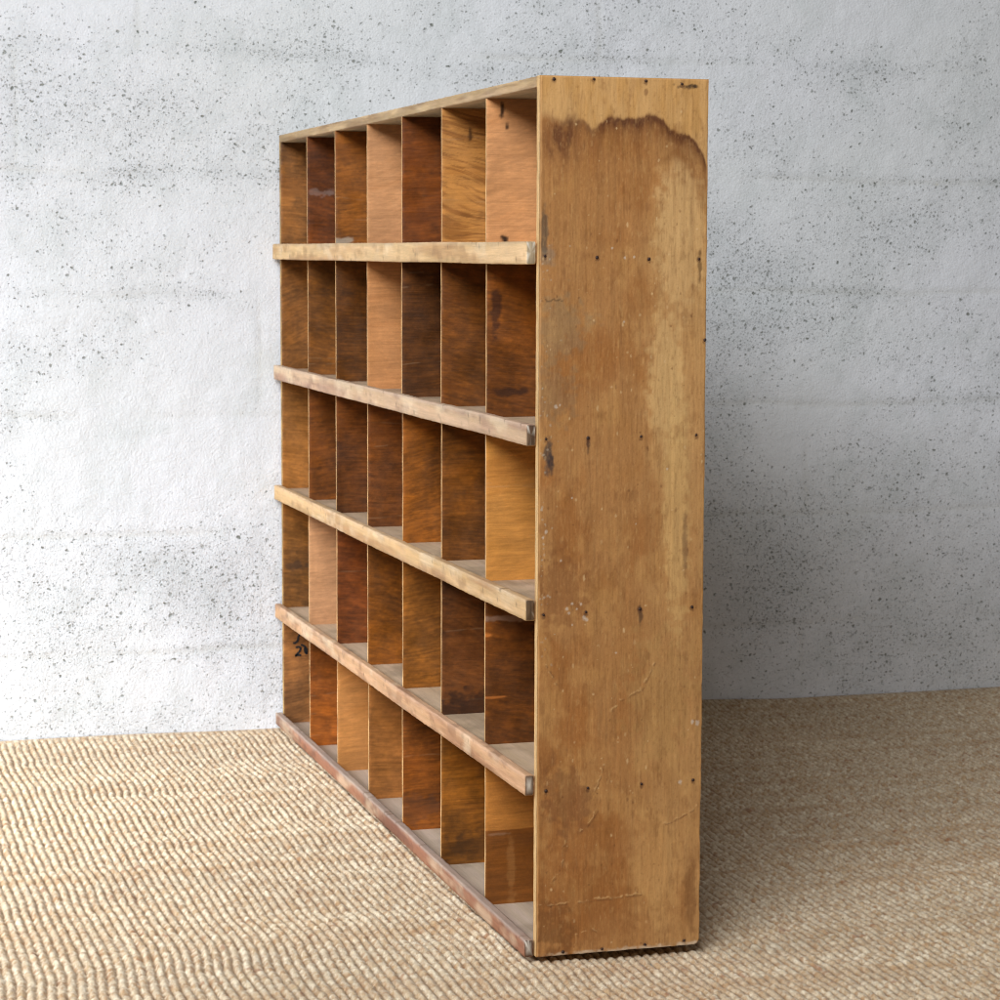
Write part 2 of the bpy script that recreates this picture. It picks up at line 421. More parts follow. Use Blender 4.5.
def bar(name, axis, lo, hi, mats, colf, bevel=0.0008, wob=0.0004, step=0.004, seed=1, parent=unit, edge_jit=0.0, sub=3):
    """box from lo to hi, lofted along axis, rounded edges"""
    lo = np.array(lo, float); hi = np.array(hi, float)
    oth = [i for i in range(3) if i != axis]
    A, B = oth
    w, h = hi[A] - lo[A], hi[B] - lo[B]
    # profile points (counter-clockwise), sides subdivided
    prof = []
    def side(p0, p1):
        for k in range(sub): prof.append((p0[0] + (p1[0] - p0[0]) * k / sub, p0[1] + (p1[1] - p0[1]) * k / sub))
    bv = bevel
    cs = [((bv, 0), (w - bv, 0)), ((w, bv), (w, h - bv)), ((w - bv, h), (bv, h)), ((0, h - bv), (0, bv))]
    for p0, p1 in cs:
        side(p0, p1); prof.append(p1)
    prof = np.array(prof); npf = len(prof)
    L = hi[axis] - lo[axis]
    ns = max(4, int(L / step))
    st = np.concatenate([[0.0, bv], np.linspace(bv, L - bv, ns)[1:-1], [L - bv, L]])
    ctr = np.array([w / 2, h / 2])
    co = np.zeros((len(st), npf, 3))
    for si, s in enumerate(st):
        p = prof.copy()
        if si in (0, len(st) - 1):
            p = ctr + (p - ctr) * np.array([(w - 2 * bv) / w, (h - 2 * bv) / h])
        co[si, :, axis] = lo[axis] + s; co[si, :, A] = lo[A] + p[:, 0]; co[si, :, B] = lo[B] + p[:, 1]
    s = st[:, None] * np.ones((1, npf))
    ang = np.arctan2(prof[:, 1] / h - .5, prof[:, 0] / w - .5)[None, :] * np.ones((len(st), 1))
    wv = np.stack([(fbm(s * 5 + seed, s * 0 + k * 9.2, 90 + k, 3) - .5) * wob * 2 for k in range(2)])
    jit = [(fbm(s * 120 + seed, ang * 2 + 7 * k, 93 + k, 3) - .5) * edge_jit * 2 for k in range(2)]
    corner = (np.minimum(np.minimum(prof[:, 0], w - prof[:, 0]) + np.minimum(prof[:, 1], h - prof[:, 1]), .004) / .004)[None, :]
    co[:, :, A] += wv[0] + jit[0] * (1 - .7 * corner)
    co[:, :, B] += wv[1] + jit[1] * (1 - .7 * corner)
    flat = co.reshape(-1, 3)
    i = np.arange(len(st) - 1)[:, None]; j = np.arange(npf)[None, :]
    a = i * npf + j; b = i * npf + (j + 1) % npf
    quads = [np.stack([a, b, b + npf, a + npf], -1).reshape(-1, 4)]
    nside = len(quads[0])
    # end caps: centre fan with quads (pairs)
    extra = []; capq = []
    for e, base_i in ((0, 0), (1, (len(st) - 1) * npf)):
        c = co[0 if e == 0 else -1].mean(0)
        ci = len(flat) + len(extra)
        extra.append(c)
        for k in range(0, npf, 2):
            q = (base_i + k, base_i + (k + 1) % npf, base_i + (k + 2) % npf, ci)
            capq.append(q[::-1] if e == 0 else q)
    if axis == 1:       # keep the normals outward
        quads[0] = quads[0][:, ::-1]; capq = [q[::-1] for q in capq]
    allco = np.concatenate([flat, np.array(extra)])
    q = np.concatenate([quads[0], np.array(capq)])
    mi = np.concatenate([np.zeros(nside, int), np.full(len(capq), min(1, len(mats) - 1))])
    cols = colf(allco)
    o = mesh_np(name, allco, q, mats, parent, cols, mi, False)
    return o

# ---- front battens (rails)
def rail_cols(base, dark, seed, greytop=0.0, grey=(160, 144, 132)):
    def f(co):
        a, b = co[:, 1], co[:, 2] + co[:, 0] * .7
        c = grain_cols(a, b, lin(base), seed, .20, (2.2, 160.0))
        m = smooth(.50, .72, fbm(a * 5, b * 60, seed + 200, 4))
        c = mix(c, lin(dark), m * .6)
        m = smooth(.58, .7, fbm(a * 22, b * 90, seed + 210, 4))
        c = mix(c, lin(dark) * .7, m * .45)
        m = smooth(.55, .75, fbm(a * 16 + 5, b * 40, seed + 220, 4))
        c = mix(c, lin((236, 214, 180)), m * .4)
        if greytop:
            z1 = co[:, 2].max()
            g = smooth(z1 - .006, z1 - .001, co[:, 2] + (fbm(a * 30, b * 30, seed + 230, 3) - .5) * .006)
            c = mix(c, lin(grey), g * greytop)
        r = np.random.default_rng(seed)
        for k in range(26):    # small nail heads / dents
            y, z = r.uniform(0, W), r.uniform(co[:, 2].min(), co[:, 2].max())
            d = np.hypot((co[:, 1] - y) / 1.2, co[:, 2] - z)
            c = mix(c, lin((90, 62, 40)), (1 - smooth(.001, .0026, d)) * .6)
        endm = 1 - smooth(.0, .0015, co[:, 1] - co[:, 1].min())
        ec = mix(np.broadcast_to(lin((70, 50, 36) if seed != 11 else (140, 126, 104)), c.shape), lin((190, 184, 172)), smooth(.60, .70, fbm(co[:, 0] * 400, co[:, 2] * 400, seed + 240, 2)))
        return mix(c, ec, endm * .9)
    return f

RP = 0.0125     # how far the battens stand proud
RAILS = [  # z_near_top, z_far_top, height, colour, dark, grey top
    (0.8170, 0.8193, 0.0255, (222, 186, 136), (186, 140, 92), .25, 11),
    (0.6126, 0.6165, 0.0240, (206, 172, 138), (160, 118, 100), .35, 12),
    (0.4131, 0.4134, 0.0240, (210, 172, 122), (168, 120, 76), .25, 13),
    (0.2118, 0.2105, 0.0235, (202, 158, 118), (154, 104, 72), .20, 14),
    (0.0190, 0.0225, 0.0200, (156, 106, 80), (104, 66, 54), .75, 15)]
for zt, zf, h, c, dk, gt, sd in RAILS:
    lo = (-RP, T - .0050, zt - h); hi = (-0.0016, W - .001, zt)
    o = bar('front_batten', 1, lo, hi, [M_rail, M_end], rail_cols(c, dk, sd, gt),
            bevel=.0010, wob=.0007, step=.003, seed=sd, edge_jit=.0007, sub=5)
    me = o.data
    n = len(me.vertices); co = np.zeros(n * 3, np.float32); me.vertices.foreach_get('co', co); co = co.reshape(-1, 3)
    co[:, 2] += (zf - zt) * (co[:, 1] / W)
    me.vertices.foreach_set('co', co.ravel()); me.update()
o['label'] = 'worn reddish bottom batten with greyed top edge'

# ---- shelves, top and bottom boards
def shelf_cols(base, seed, dirt=(120, 104, 84)):
    def f(co):
        c = grain_cols(co[:, 1], co[:, 0] + co[:, 2], lin(base), seed, .14, (3.0, 120.0))
        m = smooth(.5, .75, fbm(co[:, 0] * 30, co[:, 1] * 22, seed + 300, 5))
        return mix(c, lin(dirt), m * .45)
    return f
SHELF_Z = [0.8125, 0.6066, 0.4080, 0.2065]
SLOPE = [r_[1] - r_[0] for r_ in RAILS]
for k, z in enumerate(SHELF_Z):
    o = bar('shelf_board', 1, (-0.0016, T, z - 0.008), (D - .006, W - T, z), [M_shelf], shelf_cols((188, 162, 134), 31 + k), bevel=.0004, wob=.0002, step=.012, seed=k, sub=24)
for o in [c_ for c_ in unit.children if c_.name.startswith('shelf_board')]:
    me = o.data; n = len(me.vertices); co = np.zeros(n * 3, np.float32); me.vertices.foreach_get('co', co); co = co.reshape(-1, 3)
    kk = int(np.argmin([abs(co[:, 2].max() - z_) for z_ in SHELF_Z]))
    co[:, 2] += SLOPE[kk] * co[:, 1] / W
    me.vertices.foreach_set('co', co.ravel()); me.update()
bar('bottom_board', 1, (-0.0016, T, 0.0005), (D - .006, W - T, 0.0060), [M_shelf], shelf_cols((184, 164, 144), 36), bevel=.0004, wob=.0001, step=.012, seed=8, sub=24)
def top_cols(co):
    c = grain_cols(co[:, 1], co[:, 2] + co[:, 0], lin((186, 156, 116)), 44, .22, (2.5, 200.0))
    m = smooth(.52, .7, fbm(co[:, 1] * 9, co[:, 2] * 150, 320, 4))
    c = mix(c, lin((128, 92, 58)), m * .5)
    m = smooth(.5, .7, fbm(co[:, 1] * 12, co[:, 2] * 100, 321, 4))
    c = mix(c, lin((226, 196, 150)), m * .5)
    return mix(c, lin((150, 140, 118)), smooth(.0008, .002, co[:, 0]) * .85)
bar('top_board', 1, (0.0, T, H - .0125), (D - .001, W - .0005, H - .0003), [M_rail], top_cols, bevel=.0007, wob=.0004, step=.004, seed=3, edge_jit=.0006, sub=8)
def back_cols(co):
    return grain_cols(co[:, 2], co[:, 1], lin((140, 96, 56)), 61, .2, (3., 40.))
bar('back_panel', 2, (D - .0055, T + .0002, .0065), (D - .0015, W - T - .0002, H - .0128), [M_div], back_cols, bevel=.0003, wob=0, step=.03, seed=5, sub=10)

# ---- dividers and far side panel, painted face by face
PITCH = (W - 2 * T) / 7
TD = 0.0042
# colours seen in each cell (row from the top, column from the far end)
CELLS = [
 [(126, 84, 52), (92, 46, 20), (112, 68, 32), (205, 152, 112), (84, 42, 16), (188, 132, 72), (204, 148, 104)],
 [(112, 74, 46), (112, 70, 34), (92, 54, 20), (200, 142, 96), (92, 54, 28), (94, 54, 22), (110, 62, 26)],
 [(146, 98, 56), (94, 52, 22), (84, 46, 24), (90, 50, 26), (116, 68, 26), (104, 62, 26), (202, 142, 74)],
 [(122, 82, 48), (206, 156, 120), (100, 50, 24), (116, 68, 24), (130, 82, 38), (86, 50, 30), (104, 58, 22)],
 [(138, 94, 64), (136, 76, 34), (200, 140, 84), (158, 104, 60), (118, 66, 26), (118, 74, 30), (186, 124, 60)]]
FLOORS = SHELF_Z + [0.0060]
CEILS = [H - .0125] + [z - .008 for z in SHELF_Z]
GAIN = 1.25

def cell_paint(x, z, r, c, z0, z1):
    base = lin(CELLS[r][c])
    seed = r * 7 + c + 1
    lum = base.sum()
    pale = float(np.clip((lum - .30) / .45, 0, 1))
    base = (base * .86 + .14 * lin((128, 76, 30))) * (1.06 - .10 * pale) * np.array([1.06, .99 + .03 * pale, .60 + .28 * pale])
    warp = (fbm(x * 5 + seed, z * 5, seed + 400, 3) - .5)
    tilt = rngs[seed] * .35
    zz = z + tilt * x + warp * .05
    n = fbm(x * 4 + seed, zz * 60, seed + 440, 5)                 # veneer figure
    n2 = fbm(x * 11, z * 9 + seed, seed + 480, 5)                 # uneven varnish
    n3 = fbm(x * 45, zz * 420, seed + 520, 3)                     # pores
    n4 = fbm(x * 70, z * 70 + seed, seed + 500, 4)                # mottle
    k = 1.25 - .85 * pale
    n5 = fbm(x * 260, z * 330 + seed, seed + 505, 2)
    v = np.exp(((n - .5) * .5 + (n2 - .5) * 1.7 + (n3 - .5) * .7 + (n4 - .5) * .6 + (n5 - .5) * .40) * k)
    col = base[None, None, :] * v[..., None]
    lift = smooth(.50, .78, n2 * .65 + n4 * .35)
    col = mix(col, np.array([base[0] * 1.75, base[1] * 1.65, base[2] * 1.15]), lift * .45 * (1 - pale))
    m = smooth(.54, .72, n2 * .5 + n * .5); col = mix(col, base * np.array([.70, .60, .46]), m * .55)
    g = smooth(.60, .78, fbm(x * 60, z * 30, seed + 560, 4)); col = mix(col, lin((140, 100, 66)), g * .06 * (1 - pale))
    # fine worn scratches, pale and dark, mostly along the grain
    sc = fbm(x * 22 + seed, z * 700, seed + 575, 2); col = mix(col, base * 1.9, smooth(.76, .9, sc) * (.16 - .12 * pale))
    col = mix(col, base * .4, smooth(.74, .86, 1 - sc) * (.35 - .15 * pale))
    if seed % 3 == 0:
        for kk in range(3):
            zc = z0 + (z1 - z0) * float(hash2(np.array(seed), np.array(kk), 3))
            d = np.abs(z - zc - (fbm(x * 20, z * 0, seed + kk, 2) - .5) * .01)
            col = mix(col, lin((170, 138, 104)), (1 - smooth(.0003, .0012, d)) * .2 * smooth(.45, .6, fbm(x * 50, z * 50, kk + 600, 2)))
    def st(m, cc, a):
        nonlocal col
        col = mix(col, lin(cc), np.clip(m, 0, 1) * a)
    def bl(cx, cz, rx, rz, s, wob=.7):
        nn = (fbm(x * 120 + s, z * 120, 610 + s, 3) - .5) * 2 * wob
        return 1 - smooth(.6, 1.2, np.hypot((x - cx) / rx, (z - cz) / rz) + nn)
    if (r, c) == (0, 5):
        zz = z + .3 * x + warp * .1
        s = fbm(x * 12, zz * 200, 640, 4); st(smooth(.5, .66, s), (128, 76, 30), .6); s2 = fbm(x * 40, zz * 420, 641, 3); st(smooth(.56, .7, s2), (110, 66, 28), .5)
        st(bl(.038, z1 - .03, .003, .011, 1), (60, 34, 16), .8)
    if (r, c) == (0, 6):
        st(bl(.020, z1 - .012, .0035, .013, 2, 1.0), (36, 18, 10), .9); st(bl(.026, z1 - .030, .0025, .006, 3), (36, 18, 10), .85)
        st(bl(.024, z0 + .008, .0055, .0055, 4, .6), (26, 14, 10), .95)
    if (r, c) == (0, 1): st(bl(.022, z0 + .085, .018, .005, 5, 1.1), (150, 128, 118), .35); st(bl(.045, z0 + .088, .02, .006, 5, 1.2), (140, 116, 106), .2)
    if (r, c) == (0, 2): st(bl(.008, z0 + .006, .02, .008, 6), (170, 158, 140), .7)
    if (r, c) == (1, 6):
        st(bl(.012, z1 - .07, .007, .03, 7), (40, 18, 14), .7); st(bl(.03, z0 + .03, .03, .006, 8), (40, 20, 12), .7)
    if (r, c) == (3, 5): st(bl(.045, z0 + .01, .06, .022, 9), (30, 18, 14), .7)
    if (r, c) == (3, 6):
        st(bl(.002, z0 + .135, .008, .0022, 10, .5), (196, 116, 50), .75); st(bl(.010, z0 + .058, .016, .0016, 11, .6), (190, 112, 50), .6)
        st(bl(.03, z0 + .155, .03, .004, 12), (170, 140, 120), .5)
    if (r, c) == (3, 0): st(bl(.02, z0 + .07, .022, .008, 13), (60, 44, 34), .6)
    if (r, c) == (4, 6):
        e = smooth(z0 + .0925, z0 + .0935, z + (fbm(x * 60, z * 0, 650, 2) - .5) * .0015)
        low = col * np.array([.44, .36, .26]) * (0.75 + .6 * fbm(x * 8, z * 160, 651, 4))[..., None]
        col = col * e[..., None] + low * (1 - e[..., None])
        st(bl(.034, z0 + .04, .006, .045, 14, .9), (176, 124, 70), .28)
        st(bl(.018, z0 + .088, .012, .0018, 15, .9), (176, 140, 110), .3)
    if (r, c) == (4, 5):
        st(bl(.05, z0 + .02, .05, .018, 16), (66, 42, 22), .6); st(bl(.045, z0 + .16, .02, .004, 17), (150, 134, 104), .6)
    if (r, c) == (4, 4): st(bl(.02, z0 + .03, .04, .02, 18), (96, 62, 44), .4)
    return col
rngs = np.random.default_rng(5).uniform(-1, 1, 64)

def face_panel(name, yf, th, x0, x1, z0, z1, paint, parent=unit, edge=(214, 172, 118), dz=.0011, dx=.0020, wobble=0.0, seed=0):
    """board standing across the unit; its face at y=yf towards -Y is finely gridded and painted"""
    nx = max(6, int((x1 - x0) / dx)); nz = max(6, int((z1 - z0) / dz))
    xs = np.linspace(x0, x1, nx); zs = np.linspace(z0, z1, nz)
    X, Z = np.meshgrid(xs, zs, indexing='ij')
    bow = (fbm(Z * 5 + seed, X * 3, 700, 3) - .5) * wobble
    xe = (fbm(Z * 40 + seed, Z * 0, 701, 3) - .5) * .0004 * np.exp(-(X - x0) / .004)
    ye = yf + bow; ye = np.broadcast_to(ye, X.shape).copy()
    chip = .0008 * np.exp(-(X - x0) / .0006) * fbm(Z * 90 + seed, Z * 0, 702, 2)
    ye += chip
    C = paint(X, Z)
    front = np.stack([X + xe, ye, Z], -1).reshape(-1, 3)
    back = np.stack([X + xe, ye + th - 2 * chip, Z], -1).reshape(-1, 3)
    n = nx * nz
    q1 = grid_quads(nx, nz)
    q2 = q1[:, ::-1] + n
    ring = np.concatenate([np.arange(nx) * nz, (nx - 1) * nz + np.arange(1, nz), (np.arange(nx - 1)[::-1]) * nz + nz - 1, np.arange(1, nz - 1)[::-1]])
    # separate vertices for the edge strip
    ev = np.concatenate([front[ring], back[ring]]); m = len(ring)
    i = np.arange(m); rq = 2 * n + np.stack([i, (i + 1) % m, (i + 1) % m + m, i + m], -1)
    ecol = lin(edge) * (0.72 + 0.56 * vnoise(ev[:, 2] * 60 + seed, ev[:, 0] * 60, 703))[:, None]
    dk = smooth(.6, .75, fbm(ev[:, 2] * 30 + seed * 2, ev[:, 1] * 30, 704, 3)); ecol = mix(ecol, lin((120, 78, 44)), dk * .6)
    cc = C.reshape(-1, 3)
    co = np.concatenate([front, back, ev]); q = np.concatenate([q1, q2, rq[:, ::-1]])
    mi = np.concatenate([np.zeros(len(q1) * 2, int), np.ones(m, int)])
    return mesh_np(name, co, q, [M_div, M_edge], parent, np.concatenate([cc, cc * .9, ecol]), mi, False)

for r in range(5):
    for c in range(1, 7):
        k = 7 - c                           # number of compartments from the near side
        yc = T + k * PITCH - TD / 2
        z0 = FLOORS[r] + .0002 + (SLOPE[r] * yc / W if r < 4 else 0); z1 = CEILS[r] - .0002 + (SLOPE[r - 1] * yc / W if r > 0 else 0)
        o = face_panel('divider', yc + rngs[(r * 11 + c) % 64] * .0007, TD, 0.0003 + abs(rngs[(r * 5 + c * 3) % 64]) * .001, D - .0065, z0, z1,
                       lambda X, Z: cell_paint(X, Z, r, c, z0, z1), seed=r * 7 + c, wobble=.0016)
        lum = lin(CELLS[r][c]).sum()
        if lum > .55: o['label'] = 'pale unstained divider'
        if (r, c) == (4, 6): o['label'] = 'two tone divider, pale above and dark below'

def far_paint(X, Z):
    C = np.zeros(X.shape + (3,))
    bounds = [H] + [z_ + s_ for z_, s_ in zip(SHELF_Z, SLOPE)] + [0.0]
    for r in range(5):
        m = (Z <= bounds[r] + 1e-9) & (Z >= bounds[r + 1])
        full = cell_paint(X, Z, r, 0, FLOORS[r], CEILS[r])
        C[m] = full[m]
    return C
far = face_panel('side_panel', W - T, T - .0002, 0, D, 0, H - .0005, far_paint, edge=(176, 140, 84), seed=99, wobble=0)
far['label'] = 'far side panel by the wall with black handwriting near its foot'

# ---- black ink marks on the far panel (world x, z from strokes on that plane)

def ink(parent, pts, y, w=.0022):
    n = len(pts); co = []; q = []
    for i, (x, z) in enumerate(pts):
        a = np.array(pts[max(0, i - 1)]); b = np.array(pts[min(n - 1, i + 1)]); d = b - a; d = d / (np.hypot(*d) + 1e-9)
        nn = np.array([-d[1], d[0]]) * w * (.6 if i in (0, n - 1) else 1.0) * .5 * 1.2
        co += [(x + nn[0], y, z + nn[1]), (x - nn[0], y, z - nn[1])]
    for i in range(n - 1): q.append((2 * i, 2 * i + 1, 2 * i + 3, 2 * i + 2))
    return np.array(co), np.array(q)
# four brush strokes of a half-hidden inscription: a hook, a tick, a bent stroke and a 2
IX, IZ = 0.027, 0.160
strokes = [[(.026, .160), (.021, .158), (.017, .151), (.017, .145), (.010, .140), (.006, .141)],
           [(.036, .162), (.034, .155), (.036, .149)],
           [(.023, .137), (.030, .134), (.036, .127), (.036, .117), (.032, .121), (.031, .130)],
           [(.012, .131), (.018, .133), (.023, .130), (.021, .124), (.013, .116), (.010, .114), (.016, .116), (.024, .115)]]
allc, allq = [], []; off = 0
for s in strokes:
    # smooth the polyline
    s = np.array(s) * np.array([.80, .85]) + np.array([.011, .024]); t = np.linspace(0, len(s) - 1, len(s) * 4)
    p = np.stack([np.interp(t, np.arange(len(s)), s[:, k]) for k in range(2)], -1)
    for _ in range(2): p[1:-1] = (p[:-2] + 2 * p[1:-1] + p[2:]) / 4
    c, q = ink(far, [tuple(v) for v in p], W - T - .0006, .0030)
    allc.append(c); allq.append(q + off); off += len(c)
io = mesh_np('ink_mark', np.concatenate(allc), np.concatenate(allq)[:, ::-1], [M_ink], far)

# ------------------------------------------------------------------ the jute rug
def rug():
    x0, x1, y0, y1 = -1.35, 1.65, -0.55, WALLY - 0.002
    dx, dy = 0.0017, 0.0028
    nx, ny = int((x1 - x0) / dx), int((y1 - y0) / dy)
    xs = np.linspace(x0, x1, nx); ys = np.linspace(y0, y1, ny)
    X, Y = np.meshgrid(xs, ys, indexing='ij')
    p = 0.0113; q = 0.0112
    # rows run along Y and wander a little
    Xw = X + (fbm(X * 2.2, Y * 5, 800, 4) - .5) * .020 + (fbm(X * 9, Y * 14, 801, 2) - .5) * .004
    Yw = Y + (fbm(X * 9, Y * 3, 802, 3) - .5) * .012
    best = np.full(X.shape, -1.0); bid = np.zeros(X.shape)
    r0 = np.round(Xw / p).astype(np.int64)
    for dr in (-1, 0, 1):
        r = r0 + dr
        ph = hash2(r, r * 0 + 3, 1) * q
        k0 = np.round((Yw - ph) / q).astype(np.int64)
        for dk in (-1, 0, 1):
            k = k0 + dk
            cx = r * p + (hash2(r, k, 2) - .5) * .0022; cy = k * q + ph + (hash2(r, k, 3) - .5) * .0070
            th = 0.28 + (hash2(r, k, 4) - .5) * .7
            ux = Xw - cx; uy = Yw - cy
            c, s = np.cos(th), np.sin(th)
            a = (ux * c - uy * s) / (p * (.47 + .10 * hash2(r, k, 5)))
            b = (ux * s + uy * c) / (q * (.62 + .26 * hash2(r, k, 6)))
            d2 = a * a + b * b
            hgt = np.sqrt(np.clip(1 - d2, 0, 1)) * (.62 + .5 * hash2(r, k, 7) ** .8)
            m = hgt > best
            best = np.where(m, hgt, best); bid = np.where(m, hash2(r, k, 8), bid)
    # cord body under the loops
    rowp = np.cos((Xw / p - r0) * math.pi)
    body = .62 * np.sqrt(np.clip(rowp, 0, 1))
    h = np.maximum(best, body)
    gro = np.sqrt(np.clip(1 - np.abs(2 * (Xw / p - r0)) ** 2.0, 0, 1))
    h = h * (.30 + .70 * gro)
    strand = fbm(X * 420, Y * 240, 803, 2) - .5
    h = h + strand * .4
    amp = .0054 * (.8 + .4 * fbm(X * 3, Y * 3, 804, 2))
    wallfade = smooth(0, .03, y1 - Y)
    Z = RUGTOP - .0066 + (h * wallfade + .55 * (1 - wallfade)) * amp
    Z += (fbm(X * 2.3 + 3, Y * 2.3, 805, 3) - .5) * .006
    # weft bands parallel to the wall, lower ridges beyond
    Z += (fbm(X * 1.2, Y * 22, 806, 3) - .5) * .0045
    # slack that lifts the far edge against the wall to the right
    Z += np.exp(-((y1 - Y) / .05)) * (.004 + .007 * np.exp(-((X - .72) / .16) ** 2))
    # pressed down below the unit
    ins = smooth(-.02, .0, X) * (1 - smooth(D, D + .02, X)) * smooth(-.015, .0, Y)
    Z = Z * (1 - ins) + np.minimum(Z, -.0042) * ins
    near_edge = smooth(.03, .10, X) * (1 - smooth(.24, .40, X)) * (1 - smooth(.02, .2, np.abs(Y)))
    Z -= near_edge * .004
    Z += np.where((X > -.05) & (X < D + .05) & (Y > -.04), -np.clip(Z + .0012, 0, 1), 0)
    # colour: each cord loop has its own straw tone
    base = np.broadcast_to(lin((204, 183, 153)), X.shape + (3,)).copy()
    base = mix(base, lin((186, 152, 110)), smooth(.55, 1.0, bid) * .55)
    base = mix(base, lin((228, 210, 180)), smooth(.5, 0, bid) * .45)
    fl = fbm(X * 330, Y * 190, 807, 3)
    base = mix(base, lin((164, 116, 72)), smooth(.57, .74, fl) * .6)
    base = mix(base, lin((244, 232, 208)), smooth(.43, .26, fl) * .6)
    bands = fbm(X * 1.5, Y * 30, 808, 3)
    base = mix(base, lin((180, 140, 96)), smooth(.5, .75, bands) * .35)
    spk = fbm(X * 75, Y * 55, 809, 3); base = mix(base, lin((150, 92, 52)), smooth(.75, .83, spk) * .6)
    base *= (.90 + .2 * fbm(X * 4, Y * 4, 810, 3))[..., None]
    # colour turns darker and browner where the pile is low between the loops
    base = mix(base, lin((136, 98, 60)), smooth(.52, .15, h) * .75)
    co = np.stack([X, Y, Z], -1).reshape(-1, 3)
    quads = grid_quads(nx, ny)
    # skirt down to the floor
    ring = np.concatenate([np.arange(nx) * ny, (nx - 1) * ny + np.arange(1, ny), (np.arange(nx - 1)[::-1]) * ny + ny - 1, np.arange(1, ny - 1)[::-1]])
    sk = co[ring].copy(); sk[:, 2] = -.0145
    n = len(co); m = len(ring); i = np.arange(m)
    sq = np.stack([ring[i], n + i, n + (i + 1) % m, ring[(i + 1) % m]], -1)
    # loose fibres
    r = np.random.default_rng(3)
    nf = 16000
    fx = r.uniform(x0 + .3, x1 - .3, nf); fy = r.uniform(-.35, y1 - .02, nf)
    keep = ~((fx > -.03) & (fx < D + .02) & (fy > -.02)); fx, fy = fx[keep], fy[keep]; nf = len(fx)
    ix = np.clip(((fx - x0) / (x1 - x0) * (nx - 1)).astype(int), 0, nx - 1); iy = np.clip(((fy - y0) / (y1 - y0) * (ny - 1)).astype(int), 0, ny - 1)
    fz = Z[ix, iy]
    L = r.uniform(.004, .015, nf); ang = r.uniform(0, 2 * math.pi, nf); lift = r.uniform(.0008, .0035, nf); w = r.uniform(.00015, .00035, nf)
    bend = r.normal(0, .6, nf)
    segs = 5; fco = np.zeros((nf, segs, 2, 3))
    for s in range(segs):
        t = s / (segs - 1); aa = ang + bend * t
        cx = fx + np.cos(aa) * L * t; cy = fy + np.sin(aa) * L * t; cz = fz - .0008 + lift * math.sin(math.pi * min(1, t * .9 + .05)) + .0006
        ww = w * (1 - .6 * t)
        for k, sg in enumerate((-1, 1)):
            fco[:, s, k, 0] = cx - np.sin(aa) * ww * sg; fco[:, s, k, 1] = cy + np.cos(aa) * ww * sg; fco[:, s, k, 2] = cz
    b = n + m + np.arange(nf)[:, None] * segs * 2 + np.arange(segs - 1)[None, :] * 2
    fq = np.stack([b, b + 2, b + 3, b + 1], -1).reshape(-1, 4)
    fc = np.repeat(r.uniform(.6, 1.15, nf)[:, None] * lin((226, 204, 168))[None], segs * 2, 0)
    col = np.concatenate([base.reshape(-1, 3), base.reshape(-1, 3)[ring], fc])
    m_, nt, P = new_mat('jute_yarn')
    tc = N(nt, 'ShaderNodeTexCoord').outputs['Object']
    at = N(nt, 'ShaderNodeAttribute', attribute_name='Col').outputs['Color']
    n1 = noise(nt, mapping(nt, tc, (1.6, .6, 1)), 700, 3, .65); n2 = noise(nt, tc, 1500, 2, .6)
    f = math_n(nt, 'ADD', remap(nt, n1, .3, .7, .80, 1.12), remap(nt, n2, .3, .7, -.06, .06))
    nt.links.new(vscale(nt, at, f), P.inputs['Base Color'])
    P.inputs['Roughness'].default_value = .85; P.inputs['Specular IOR Level'].default_value = .2
    P.inputs['Sheen Weight'].default_value = .12
    nt.links.new(bump(nt, n1, .7, .0012), P.inputs['Normal'])
    o = mesh_np('rug', np.concatenate([co, sk, fco.reshape(-1, 3)]), np.concatenate([quads, sq, fq]), [m_], None, col)
    o['label'] = 'beige woven jute rug with ridged rows under the wooden shelf'
    o['category'] = 'rug'
rug()

